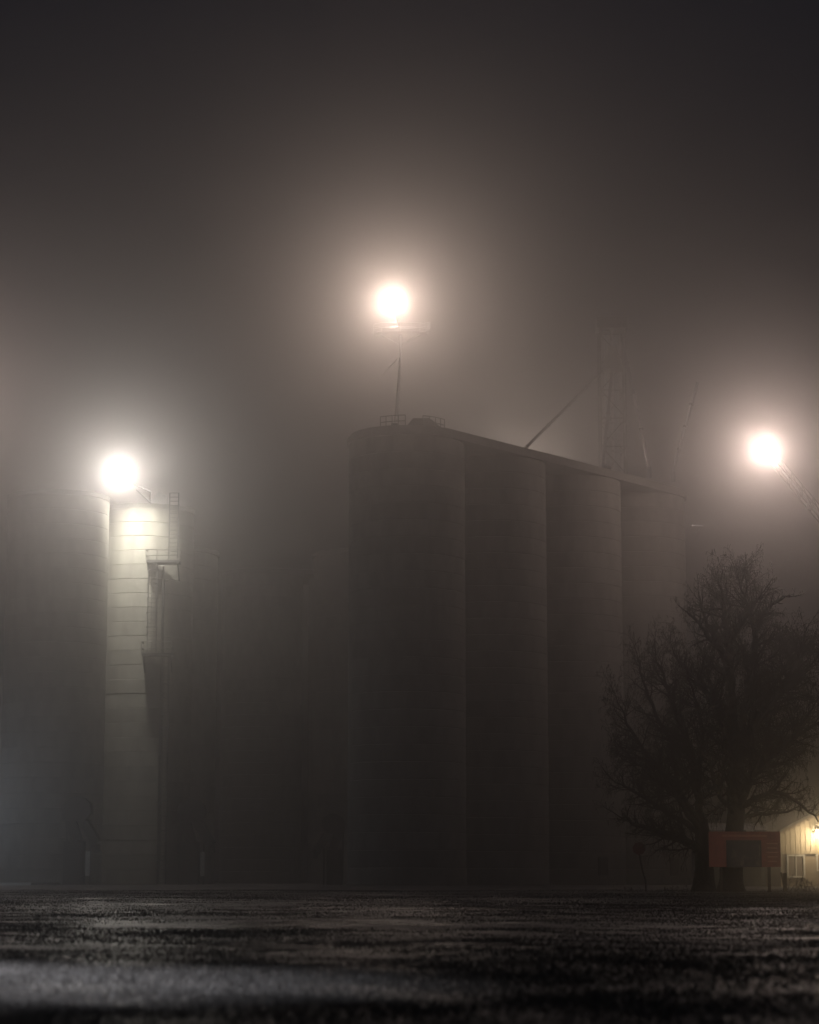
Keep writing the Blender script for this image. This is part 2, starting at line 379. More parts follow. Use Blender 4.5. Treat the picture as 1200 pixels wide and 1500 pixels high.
arm = thing('lamp_bracket', 'steel arm on the roof edge holding the left floodlight', 'bracket', (L2.x, L2.y, TOP + .4))
MB().path([(2.0, 5.4, 0), (2.0, 5.4, 1.2), (0.0, .45, L2.z - TOP - .9)], .07).build('boom', M_STEEL, arm)
MB().path([(2.0, 5.4, .2), (1.0, 2.9, .95)], .05).build('strut', M_STEEL, arm)
vent = thing('roof_vent', 'small slanted hood on the roof right of the left floodlight', 'vent', (*at(232, 716, 204).xy, TOP + .4))
MB().add([(-.9,-.6,0),(.9,-.6,0),(.9,.6,0),(-.9,.6,0),(.1,-.6,1.3),(.9,-.6,.9),(.9,.6,.9),(.1,.6,1.3)],
         [(0,3,2,1),(4,5,6,7),(0,1,5,4),(1,2,6,5),(2,3,7,6),(3,0,4,7)]).build('hood', M_GALV, vent)
MB().box((0, 0, .05), (2.2, 1.5, .1)).build('curb', M_STEEL, vent)

# mast above the nearest silo, with platform
mp = at(578, 607, 250.0); mt = at(587, 490, 250.0)
mast = thing('lamp_mast', 'tall slender galvanised lamp mast with a railed platform rising behind the nearest silo', 'mast', (mp.x - .9, mp.y, 0))
o = Vector((mp.x - .9, mp.y, 0))
MB().tube((0,0,0), mt - o, .26, .15, n=10).build('pole', M_GALV, mast)
MB().tube((0,0,0), (0,0,.6), .5, .4, n=10).build('foot', M_DARK, mast)
pz = mt.z - o.z; cx = mt.x - o.x
MB().prism([(cx + 3.1*math.sin(2*math.pi*k/16), 1.5*math.cos(2*math.pi*k/16)) for k in range(16)][::-1], pz, pz + .08).build('platform_floor', M_STEEL, mast)
for hz in (.55, 1.1):
    MB().path([(cx + 3.1*math.sin(2*math.pi*k/16), 1.5*math.cos(2*math.pi*k/16), pz + hz) for k in range(17)], .04, 5).build('rail', M_GALV, mast)
for k in range(0, 16, 2):
    a = 2*math.pi*k/16; p = Vector((cx + 3.1*math.sin(a), 1.5*math.cos(a), pz)); MB().tube(p, p + Vector((0,0,1.1)), .035, n=5).build('post', M_GALV, mast)
MB().path([(cx + 2.2, -.6, pz - .1), (cx - .02, 0, pz - 1.3)], .06).build('brace', M_GALV, mast)
MB().path([(cx - 2.2, -.6, pz - .1), (cx - .02, 0, pz - 1.3)], .06).build('brace', M_GALV, mast)
MB().box((cx + 3.15, -.3, pz + .9), (.5, .35, .9)).build('junction_box', M_GALV, mast)
MB().bar((cx, -.1, pz + .1), tuple(L1 + Vector((0, .45, -.5)) - o), .1).build('lamp_post', M_STEEL, mast)

rp_ = at(578, 607, 170.0); rt_ = at(586, 522, 170.0)
rp = thing('roof_pole', 'thin pale leaning pole with a slanting stub on the roof of the nearest silo', 'pole', (rp_.x, rp_.y, DZ)); o = Vector((rp_.x, rp_.y, DZ))
MB().tube((0,0,0), rt_ - o, .09, .07, n=8).build('pole', M_BRIGHT, rp)
MB().box((0,0,.25), (.5,.4,.5)).build('foot', M_DARK, rp)
e = at(569, 539, 169.6) - o
MB().tube(rt_ - o, e, .07, n=8).build('spout_stub', M_BRIGHT, rp)
MB().path([e, at(557, 553, 169.5) - o, at(540, 547, 169.5) - o], .025, 5).build('stay_cable', M_BRIGHT, rp)

# ------------------------------------------------------------------ elevator leg tower with spouts
ex, ey = at(897, 600, 232).x, 232.0
headz = at(897, 485, 232).z
tw = thing('elevator_tower', 'faint tall elevator leg tower rising out of the fog behind the dark row', 'tower', (ex, ey, 0))
s = 1.3
for sx in (-1, 1):
    for sy in (-1, 1):
        MB().bar((sx*s, sy*s, 0), (sx*s, sy*s, headz), .18).build('leg', M_STEEL, tw)
z = 0; lev = []
while z < headz - 2: lev.append(z); z += 3
m = MB()
for i, z in enumerate(lev):
    for a, b in (((-s,-s),(s,-s)),((s,-s),(s,s)),((s,s),(-s,s)),((-s,s),(-s,-s))):
        m.bar((*a, z + 3), (*b, z + 3), .08)
        m.bar((*a, z), (*b, z + 3), .08) if i % 2 else m.bar((*b, z), (*a, z + 3), .08)
m.build('lattice', M_STEEL, tw)
MB().box((-.45, 0, headz / 2), (.6, .5, headz)).build('casing', M_GALV, tw)
MB().box((.45, 0, headz / 2), (.6, .5, headz)).build('casing', M_GALV, tw)
MB().box((0, 0, headz + .6), (3.2, 3.0, 1.2)).build('head', M_DARK, tw)
MB().tube((0, -1.0, headz - 4.5), (0, -1.0, headz - 2), 1.2, .5, n=12).build('distributor', M_STEEL, tw)
M_SHINY = mat('shiny_galvanised', (0.7, 0.7, 0.7), 0.22, 0.95)
def spout(p0, p1, label, r=.16, m_=None):
    m_ = m_ or M_SHINY
    p0 = Vector(p0); p1 = Vector(p1); t = thing('grain_spout', label, 'pipe', p1, 0, 'spouts fanning down from the elevator tower')
    MB().tube((0,0,0), p0 - p1, r, n=10).build('pipe', m_, t)
    MB().tube((0,0,0), (0, 0, -1.0 if p1.z > DZ + 1 else DZ - p1.z), r * 1.25, n=10).build('elbow', m_, t)
    d = (p0 - p1)
    for k in (.25, .5, .75):
        c = d * k; u = d.normalized() * .07; MB().tube(c - u, c + u, r * 1.3, n=10).build('collar', M_STEEL, t)
dist = Vector((ex, ey - 1.0, headz - 4.6))
spout(dist + Vector((-1.1,0,0)), at(770, 656, 180), 'long dark spout slanting down to the left onto the row roof', .13, M_STEEL)
spout(dist + Vector((-.1,-.6,0)), at(883, 682, 190.5), 'bright kinked spout ending at the roof edge above the third silo')
spout(dist + Vector((.9,-.3,4)), at(951, 684, 197), 'bright thin spout coming down steeply right of the tower')
spout(at(1022, 560, 199), at(986, 690, 199), 'short shiny spout slanting up to the right at the row end')
e2 = thing('roof_winch', 'small shiny winch at the roof edge above the third silo', 'winch', (*at(888, 685, 188.0).xy, DZ))
MB().box((0,0,.15), (.8,.5,.3)).build('base', M_STEEL, e2)
MB().tube((-.35,0,.45),(.35,0,.45),.2,n=12).build('drum', M_GALV, e2)

# ------------------------------------------------------------------ inclined conveyor at the right
c0 = at(1128, 676, 183.6); c1 = at(1300, 880, 177)
dirc = (c1 - c0); gnd = c0 + dirc * ((c0.z - .3) / -dirc.z)
cv = thing('inclined_conveyor', 'inclined conveyor slanting down to the right from the right floodlight', 'conveyor', (gnd.x, gnd.y, 0))
o = Vector((gnd.x, gnd.y, 0)); a = c0 - o; b = gnd - o
up = Vector((0,0,1.1))
sd = Vector((0, .55, 0))
for s in (-1, 1):
    MB().bar(a + sd*s, b + sd*s, .09).build('lower_chord', M_STEEL, cv)
    MB().bar(a + sd*s + up, b + sd*s + up, .08).build('upper_chord', M_STEEL, cv)
m = MB(); n = 30
for k in range(n):
    p = a.lerp(b, k / n); q = a.lerp(b, (k + 1) / n)
    for s in (-1, 1): m.bar(p + sd*s, p + sd*s + up, .07); m.bar(p + sd*s + up, q + sd*s, .06)
m.build('lattice', M_STEEL, cv)
MB().bar(a + up*.45, b + up*.45, .3, .16).build('belt_trough', M_GALV, cv)
for fr in (0.42, 0.72):
    p = a.lerp(b, fr)
    for s in (-1, 1): MB().bar(p + sd*s, Vector((p.x, p.y + s*2.2, 0)), .2).build('support_leg', M_STEEL, cv)
MB().bar(a + up*.3, L3 + Vector((0, .5, -.5)) - o, .1).build('lamp_post', M_STEEL, cv)
MB().box(at(1186, 742, 181.0) - o, (.5, .4, .5)).build('junction_box', M_GALV, cv)
pl = thing('wall_bracket', 'small steel bracket high on the right side of the last silo', 'bracket', at(1020, 770, 198.2))
MB().box((.1,0,0), (.9,.5,.08)).build('shelf', M_GALV, pl); MB().bar((-.3,0,-.8),(.45,0,0),.06).build('strut', M_GALV, pl)

# ------------------------------------------------------------------ ladders and platforms on the lit silo
FY = F[1] - SR
def ladder(label, px0, px1, pyt, pyb, y, cage=True):
    a = at(px0, pyt, y); b = at(px1, pyt, y); zb = at(px0, pyb, y).z
    t = thing('access_ladder', label, 'ladder', (a.x, y, zb), 0, 'ladders on the lit silo')
    W = b.x - a.x; Hh = a.z - zb
    for x in (0, W): MB().box((x, 0, Hh/2), (.09, .09, Hh)).build('stile', M_DARK, t)
    m = MB(); z = .3
    while z < Hh: m.tube((0,0,z),(W,0,z),.035,n=5); z += .38
    m.build('rungs', M_STEEL, t, kind='stuff')
    if cage:
        z = 2.2
        while z < Hh:
            MB().path([(W/2 - (W/2+.1)*math.cos(math.pi*k/8), -.75*math.sin(math.pi*k/8), z) for k in range(9)], .035, 5).build('cage_hoop', M_DARK, t); z += 1.3
        for k in (2, 4, 6):
            x = W/2 - (W/2+.1)*math.cos(math.pi*k/8); y_ = -.75*math.sin(math.pi*k/8)
            MB().box((x, y_, (Hh+2.2)/2), (.05, .04, Hh-2.2)).build('cage_strap', M_DARK, t)
    for z in np.arange(1, Hh, 4):
        MB().bar((0,0,z),(0,.9,z),.06).build('standoff', M_STEEL, t); MB().bar((W,0,z),(W,.9,z),.06).build('standoff', M_STEEL, t)
    return t
def platform(label, px0, px1, py, y0, y1, legs=True):
    a = at(px0, py, y0); b = at(px1, py, y0); W = b.x - a.x; Dp = y1 - y0
    t = thing('ladder_platform', label, 'platform', (a.x, y0, a.z), 0, 'platforms on the lit silo')
    MB().box((W/2, Dp/2, 0), (W, Dp, .22)).build('floor', M_DARK, t)
    for z in (.55, 1.1):
        MB().path([(0, Dp, z), (0, 0, z), (W, 0, z), (W, Dp, z)], .04, 5).build('rail', M_STEEL, t)
    for x in (0, W/3, 2*W/3, W): MB().tube((x, 0, .11), (x, 0, 1.1), .04, n=5).build('post', M_STEEL, t)
    for x in (.15, W - .15): MB().bar((x, .1, -.1), (x, Dp, -1.5), .12).build('brace', M_DARK, t)
ladder('upper caged ladder from the roof to the upper platform', 249, 262, 722, 818, FY - .6, False)
platform('upper steel platform between the two ladders on the lit silo', 214, 263, 822, FY - 1.5, FY + .1)
ladder('middle ladder between the two platforms on the lit silo', 218, 231, 826, 955, FY - .9)
platform('lower steel platform beneath the middle ladder', 207, 252, 958, FY - 1.6, FY + .1)
ladder('lowest ladder from the lower platform down to the ground', 236, 248, 962, 1298, FY - .7)
dp = at(240, 830, FY - .35)
t = thing('downpipe', 'dark vertical pipe running down the lit silo beside the middle ladder', 'pipe', (dp.x, FY - .35, 0))
MB().tube((0,0,0),(0,0,dp.z),.12,n=10).build('pipe', M_DARK, t)
for z in np.arange(3, dp.z, 4): MB().box((0,.2,z),(.36,.4,.12)).build('clamp', M_STEEL, t)
# ------------------------------------------------------------------ loading spouts at the foot of the silos
def loader(px, y, label, flip=1, strip=True, k=1.0):
    p = at(px, 1288, y)
    t = thing('loading_spout', label, 'hopper', (p.x, y, 0), 0, 'loading machines at the foot of the silos')
    m = MB(); n = 14
    prof = [(-1.15, 5.3), (-1.2, 6.3)] + [(-1.1 + 2.2 * i / 8, 6.6 + .75 * math.sin(math.pi * (i + .6) / 9.2)) for i in range(9)] + [(1.2, 6.0), (.7, 5.3)]
    prof = [(x * flip * k, z * k) for x, z in prof]
    if flip * 1 < 0: prof = prof[::-1]
    N = len(prof)
    m.add([(x, -.9, z) for x, z in prof] + [(x, .9, z) for x, z in prof],
          [tuple(range(N))[::1], tuple(range(2*N-1, N-1, -1))] + [(i, N + i, N + (i+1) % N, (i+1) % N) for i in range(N)])
    m.build('hood', M_DARK, t)
    MB().bar((.3*flip*k, 0, 5.6*k), (1.75*flip*k, -.3, 3.4*k), .75*k).build('chute', M_DARK, t)
    MB().bar((1.75*flip*k, -.3, 3.4*k), (1.8*flip*k, -.3, 2.7*k), .5*k).build('sleeve', M_STEEL, t)
    MB().bar((-.6*flip*k, 0, 5.4*k), (.0, 0, 3.6*k), .9*k).build('boot', M_DARK, t)
    MB().box((-.2*flip*k, 0, 1.8*k), (1.7*k, 1.4, 3.6*k)).build('cabinet', M_DARK, t)
    for x in (-1, 1): MB().bar((x*1.0*k, .75, 0), (x*1.0*k, .75, 5.4*k), .14).build('frame_leg', M_STEEL, t)
    if strip: MB().box((1.05*flip, -.95, 1.75), (.36, .1, 2.05)).build('door_strip', M_WHITE, t, label='pale upright strip catching the light')
loader(112, 191.5, 'dark hooded loading machine with a pale strip near the left edge')
loader(280, 197.0, 'dark hooded loading machine with a pale strip below the laddered silo')
loader(488, 190.0, 'dim loading machine almost lost in the dark left of the nearest silo', -1, False, .8)

# ------------------------------------------------------------------ buildings at the right
def window(t, x, z, wd, ht, y=0):
    w_ = MB()
    w_.box((x, y - .05, z + ht/2), (wd + .2, .09, .1)).box((x, y - .05, z - ht/2), (wd + .2, .09, .1))
    w_.box((x - wd/2 - .05, y - .05, z), (.1, .088, ht - .1)).box((x + wd/2 + .05, y - .05, z), (.1, .088, ht - .1))
    w_.box((x, y - .04, z), (.05, .06, ht - .1))
    f = w_.build('window', M_WHITE, t)
    MB().box((x, y - .012, z), (wd, .02, ht)).build('pane', M_GLASS, f)
BY = 140.0; bx = at(1144, 1290, BY).x
hb = thing('metal_building', 'cream gabled metal building lit by its wall lamp at the right edge', 'building', (bx, BY, 0))
eave, ridge, W = 3.25, 6.0, 11.0
MB().add([(0,0,0),(W,0,0),(W,0,eave),(W/2,0,ridge),(0,0,eave),(0,14,0),(W,14,0),(W,14,eave),(W/2,14,ridge),(0,14,eave)],
         [(0,1,2,3,4),(9,8,7,6,5),(0,4,9,5),(1,6,7,2)]).build('wall', M_WAINS, hb)
rib = MB().box((0,0,0),(.28,.028,1.0)).mesh('siding_board', M_SIDING)
x = .17; wz = 2.1
while x < W - .1:
    top = eave + (ridge - eave) * (1 - abs(x - W/2) / (W/2)) - .12
    o = link(bpy.data.objects.new('siding_board', rib)); o.parent = hb
    o.location = (x, -.022 - R.uniform(0, .004), (wz + top)/2); o.scale = (1, 1, top - wz)
    x += .31
MB().box((W/2, -.05, wz - .06), (W, .1, .1)).build('trim', M_SIDING, hb)
for s, xe in ((1, -.35), (-1, W + .35)):
    a = Vector((W/2, 0, ridge + .1)); b = Vector((xe, 0, eave - .1)); dv = b - a
    nrm = Vector((-dv.z, 0, dv.x)).normalized() * (.14 if s < 0 else -.14)
    vs = [a, b, b + nrm, a + nrm]
    if nrm.z < 0: vs = [a, b, b - nrm, a - nrm]
    vs = [Vector((v.x, -.45, v.z)) for v in vs] + [Vector((v.x, 14.4, v.z)) for v in vs]
    MB().add(vs, [(0,1,2,3),(7,6,5,4),(0,4,5,1),(1,5,6,2),(2,6,7,3),(3,7,4,0)]).build('roof_slope', M_TIN, hb)
window(hb, .95, 1.25, .92, 1.3); window(hb, 2.75, 1.5, .9, 1.0); window(hb, 5.2, 1.4, .9, 1.1)
MB().box((7.4, -.04, 1.05), (1.0, .06, 2.1)).build('door', M_WHITE, hb)
sb = thing('low_shed', 'pale low shed seen dimly below the sign and between the trunks', 'shed', (at(1040, 1290, 146).x, 146, 0))
W2 = bx + .6 - at(1040, 1290, 146).x
MB().box((W2/2, 3, 1.7), (W2, 6, 3.4)).build('wall', M_GREY, sb)
panel = MB().box((0,0,0),(.42,.05,3.2)).mesh('wall_panel', M_GREY)
x = .24
while x < W2 - .2:
    o = link(bpy.data.objects.new('wall_panel', panel)); o.parent = sb; o.location = (x, -.03 - R.uniform(0,.01), 1.62); x += .47
MB().add([(-.2,-.5,3.42),(W2+.2,-.5,3.42),(W2+.2,6.4,4.0),(-.2,6.4,4.0),(-.2,-.5,3.56),(W2+.2,-.5,3.56),(W2+.2,6.4,4.14),(-.2,6.4,4.14)],
         [(0,3,2,1),(4,5,6,7),(0,1,5,4),(1,2,6,5),(2,3,7,6),(3,0,4,7)]).build('roof', M_TIN, sb)
wl = at(1199, 1217, BY - .7)
floodlight('small yellowish wall lamp on the cream metal building at the right edge', wl, wl + Vector((0, -3, -3)), 'shed', .16, .22, None)
ar = thing('lamp_bracket', 'small steel bracket holding the wall lamp on the cream building', 'bracket', (wl.x, BY, wl.z))
MB().bar((0, -.08, .1), (0, -.35, .15), .06).build('arm', M_STEEL, ar); MB().box((0,-.1,.1),(.2,.05,.3)).build('plate', M_STEEL, ar)

# added unseen lamp behind the silos, put there to brighten the fog backdrop
def fog_backlight(px, py, y, P, label):
    p = at(px, py, y); t = thing('floodlight', label, 'floodlight', p)
    MB().box((0, .25, 0), (.7, .35, .5)).build('housing', M_DARK, t)
    MB().box((0, .065, 0), (.6, .01, .4)).build('lens', lens_mat('lit_lens_back', (1, .84, .7), 30), t)
    MB().bar((0, .3, -.2), (0, .3, -p.z), .16).build('pole', M_STEEL, t)
    l = bpy.data.lights.new('floodlight_bulb', 'SPOT'); l.energy = P; l.color = (1, .83, .70); l.shadow_soft_size = .25; l.spot_size = rad(75); l.spot_blend = 1
    o = link(bpy.data.objects.new('floodlight_bulb', l)); o.parent = t; o.location = (0, -.4, 0); o.rotation_euler = Vector((-.1, -1, .12)).to_track_quat('-Z', 'Y').to_euler()
fog_backlight(760, 745, 262, BACK, 'hidden yard floodlight on a pole behind the second and third dark silos')

# street lamp beyond the left edge near the camera: its pool lies on the field at the left
sl_ = thing('street_lamp', 'street lamp beyond the left edge lighting the near field', 'street lamp', (-8.5, 12, 0))
MB().tube((0,0,0),(0,0,8),.1,.07,n=10).build('pole', M_GALV, sl_); MB().bar((0,0,7.9),(1.6,0,8.2),.08).build('arm', M_GALV, sl_)
MB().box((1.9,0,8.2),(.7,.3,.16)).build('lamp_head', M_DARK, sl_); MB().box((1.9,0,8.112),(.5,.22,.012)).build('lens', lens_mat('street_lens', (.9,.95,1), 20), sl_)
l_ = bpy.data.lights.new('street_bulb', 'SPOT'); l_.energy = STREET; l_.color = (.95, .94, 1); l_.spot_size = rad(34); l_.spot_blend = 1; l_.shadow_soft_size = .15
o_ = link(bpy.data.objects.new('street_bulb', l_)); o_.parent = sl_; o_.location = (1.9, 0, 8.06)
o_.rotation_euler = (Vector((-2.9, 10.2, 0)) - Vector((-6.6, 12, 8.06))).to_track_quat('-Z', 'Y').to_euler()

fl_ = at(-130, 590, 225)
fm = thing('lamp_mast', 'tall lamp mast beyond the left edge of the photo', 'mast', (fl_.x, 225.7, 0))
MB().tube((0,0,0),(0,0,fl_.z+.4),.3,.16,n=10).build('pole', M_GALV, fm); MB().box((0,0,fl_.z+.4),(1.6,.3,.2)).build('crossarm', M_STEEL, fm)
floodlight('floodlight on the tall mast beyond the left edge, seen only by its glow', fl_, fl_ + Vector((2, -10, -3)), 'far')
s2_ = thing('street_lamp', 'street lamp beyond the right edge lighting the sign board', 'street lamp', (19, 52, 0))
MB().tube((0,0,0),(0,0,7),.1,.07,n=10).build('pole', M_GALV, s2_); MB().bar((0,0,6.9),(-1.4,.4,7.2),.08).build('arm', M_GALV, s2_)
MB().box((-1.7,.45,7.2),(.7,.3,.16)).build('lamp_head', M_DARK, s2_); MB().box((-1.7,.45,7.112),(.5,.22,.012)).build('lens', lens_mat('street_lens_warm', (1,.8,.6), 20), s2_)
l_ = bpy.data.lights.new('street_bulb', 'SPOT'); l_.energy = 1900; l_.color = (1, .86, .72); l_.spot_size = rad(60); l_.spot_blend = 1; l_.shadow_soft_size = .15
o_ = link(bpy.data.objects.new('street_bulb', l_)); o_.parent = s2_; o_.location = (-1.7, .45, 7.05)
o_.rotation_euler = (Vector((11.5, 80, 1)) - Vector((17.3, 52.4, 7.05))).to_track_quat('-Z', 'Y').to_euler()

# yard lamp beyond the left edge: makes the cool glow and lights the apron
yl = at(-95, 1165, 172)
yp = thing('yard_lamp_post', 'wooden yard lamp post beyond the left edge with cool lamp', 'lamp post', (yl.x, yl.y + .6, 0))
MB().tube((0,0,0),(0,0,yl.z+.6),.16,.12,n=10).build('post', M_WOOD, yp)
MB().tube((0,0,yl.z+.1),(0,-.5,yl.z+.25),.04,n=6).build('arm', M_STEEL, yp)
floodlight('cool white yard floodlight on the post beyond the left edge', yl, yl + Vector((2, -3, -4)), 'yard', .25, .35, None)

# ------------------------------------------------------------------ sign on two posts
SY = 80.0
a = at(1038, 1218, SY); b = at(1143, 1218, SY); zb = at(1038, 1270, SY).z
SW = b.x - a.x; SH = a.z - zb
sg = thing('sign_board', 'wide maroon sign board with a dark picture, on two posts before the trees', 'sign', (a.x, SY, 0), rad(1.2))
cz = (a.z + zb) / 2
MB().box((SW/2, 0, cz), (SW, .05, SH)).build('board', M_MAROON, sg)
pw = SW * 48 / 105; ph = SH * 36 / 52
pc = (SW * (1089 - 1038) / 105, -.032, a.z - SH * (1250.5 - 1218) / 52)
MB().box((0,0,0), (pw, .012, ph)).build('picture_panel', M_PICT, sg, loc=pc, label='dark printed picture panel')
fx, fz = pw / 2 + .02, ph / 2 + .02
MB().box((pc[0], -.034, pc[2] + fz), (pw + .08, .016, .04)).box((pc[0], -.034, pc[2] - fz), (pw + .08, .016, .04)).box((pc[0] - fx, -.034, pc[2]), (.04, .0155, ph)).box((pc[0] + fx, -.034, pc[2]), (.04, .0155, ph)).build('picture_frame', M_DARK, sg)
for k, wl_ in enumerate((.9, .8, .95, .85, .7)):
    MB().box((SW * .885, -.03, a.z - SH * (.34 + .125 * k)), (SW * .17 * wl_, .01, SH * .035)).build('text_line', M_MAROON2, sg)
MB().box((SW * .5, -.03, a.z - SH * .12), (SW * .62, .01, SH * .06)).build('heading_line', M_MAROON2, sg)
for px in (1057.5, 1128): MB().box((at(px, 1290, SY).x - a.x, .09, a.z/2 - .05), (.1, .1, a.z - .1)).build('post', M_WOOD, sg)
sl = thing('strip_lamp', 'small pale unlit strip lamp lying on top of the sign board', 'lamp', (a.x + SW * .58, SY + .02, a.z))
MB().box((0,0,.03),(.26,.12,.05)).build('housing', M_WHITE, sl); MB().box((-.2,0,.02),(.1,.06,.03)).build('clamp', M_STEEL, sl)  # added block, its white paint stands in for a glint behind the board

# leaning road sign
q = at(947, 1303, 84); h = at(936, 1247, 84)
rs_ = thing('road_sign', 'small leaning octagonal red sign on a bent thin pole left of the trees', 'sign', (q.x, 84, 0))
hd = h - Vector((q.x, 84, 0))
MB().path([(0,0,0), (-.03,0,.45), (hd.x*.55,0,hd.z*.55), (hd.x*.95,0,hd.z*.95)], .04, 6).build('pole', M_STEEL, rs_)
ct = hd + Vector((0, -.05, .1)); r = .24
MB().add([ct + Vector((r*math.cos(rad(22.5+45*k)+.2), dy, r*math.sin(rad(22.5+45*k)+.2))) for dy in (-.01, .01) for k in range(8)],
         [tuple(range(8)), tuple(range(15, 7, -1))] + [(k, 8+k, 8+(k+1) % 8, (k+1) % 8) for k in range(8)]).build('plate', M_RED, rs_)

# short wooden post right of sign
q = at(1148.5, 1303, 82)
wp = thing('wooden_post', 'short weathered wooden post with a leaning stake right of the sign board', 'post', (q.x, 82, 0))
MB().box((0.04, 0, .33), (.13, .13, .68)).build('post', M_WOOD, wp)
MB().bar((.0, -.09, .1), (-.1, -.09, .7), .05).build('stake', M_WOOD, wp)

# ------------------------------------------------------------------ bare trees
class Seg:
    def __init__(s): s.a = []; s.b = []; s.r0 = []; s.r1 = []
    def add(s, a, b, r0, r1): s.a.append(a); s.b.append(b); s.r0.append(r0); s.r1.append(r1)
def seg_mesh(name, S, sides, matl):
    a = np.array(S.a, float); b = np.array(S.b, float); r0 = np.array(S.r0)[:, None]; r1 = np.array(S.r1)[:, None]
    d = b - a; d /= np.linalg.norm(d, axis=1, keepdims=True) + 1e-9
    ref = np.where(np.abs(d[:, 2:3]) > .9, np.array([[1., 0, 0]]), np.array([[0, 0, 1.]]))
    u = np.cross(d, ref); u /= np.linalg.norm(u, axis=1, keepdims=True); v = np.cross(d, u)
    n = len(a); V = np.zeros((n, 2, sides, 3))
    for k in range(sides):
        t = 2*math.pi*k/sides; o = u*math.cos(t) + v*math.sin(t)
        V[:, 0, k] = a + o*r0; V[:, 1, k] = b + o*r1
    base = (np.arange(n) * 2 * sides)[:, None]
    F_ = np.concatenate([base + np.array([[k, (k+1) % sides, sides + (k+1) % sides, sides + k]]) for k in range(sides)], 0)
    me = bpy.data.meshes.new(name); V = V.reshape(-1, 3)
    me.vertices.add(len(V)); me.vertices.foreach_set('co', V.ravel())
    me.loops.add(F_.size); me.loops.foreach_set('vertex_index', F_.ravel().astype(np.int32))
    me.polygons.add(len(F_)); me.polygons.foreach_set('loop_start', np.arange(0, F_.size, 4, dtype=np.int32))
    me.polygons.foreach_set('use_smooth', np.ones(len(F_), bool))
    me.update(calc_edges=True); me.materials.append(matl); return me

def catmull(P, n=6):
    P = [Vector(p) for p in P]; P = [P[0]*2 - P[1]] + P + [P[-1]*2 - P[-2]]; out = []
    for i in range(1, len(P) - 2):
        for k in range(n):
            t = k / n; p0, p1, p2, p3 = P[i-1:i+3]
            out.append(.5*((2*p1) + (p2-p0)*t + (2*p0-5*p1+4*p2-p3)*t*t + (3*p1-p0-3*p2+p3)*t*t*t))
    out.append(P[-2]); return out

def grow(S, T, p, d, length, r, level, rng):
    """branches go to S, fine twigs to T; shoots curl upwards first, tips hang"""
    step = max(.09, length / (9 if level < 3 else 5)); n = max(2, int(length / step))
    jit = (.10, .13, .16, .2, .22)[level]
    for i in range(n):
        f = i / n
        d = (d + Vector((rng.gauss(0, jit), rng.gauss(0, jit), rng.gauss(0, jit) + (.05 if level < 2 else .03 - .12*f)))).normalized()
        q = p + d * step; r1 = max(.0045, r * (1 - .8 * (i + 1) / n))
        r0 = max(.005, r * (1 - .8 * i / n))
        (S if r0 > .013 else T).add(p, q, r0, r1)
        if level < 4 and i > 0:
            for _ in range(2 if rng.random() < (.75, .6, .45, .1)[level] else 1):
                if level == 3 and rng.random() < .5: continue
                ax = d.orthogonal().normalized(); ax.rotate(Matrix.Rotation(rng.uniform(0, 6.28), 3, d))
                nd = (d * rng.uniform(.5, 1.1) + ax * rng.uniform(.5, 1.0)).normalized()
                L = length * rng.uniform(.32, .6) * (1 - .35 * f)
                if L > .19: grow(S, T, q, nd, L, max(.006, r1 * .55), level + 1, rng)
        p = q
    if level >= 2:
        for _ in range(rng.choice((0, 1, 1, 2))):
            dd = Vector((rng.gauss(0, .3), rng.gauss(0, .3), -1)).normalized(); q = p + dd * rng.uniform(.06, .22)
            T.add(p, q, .006, .004)

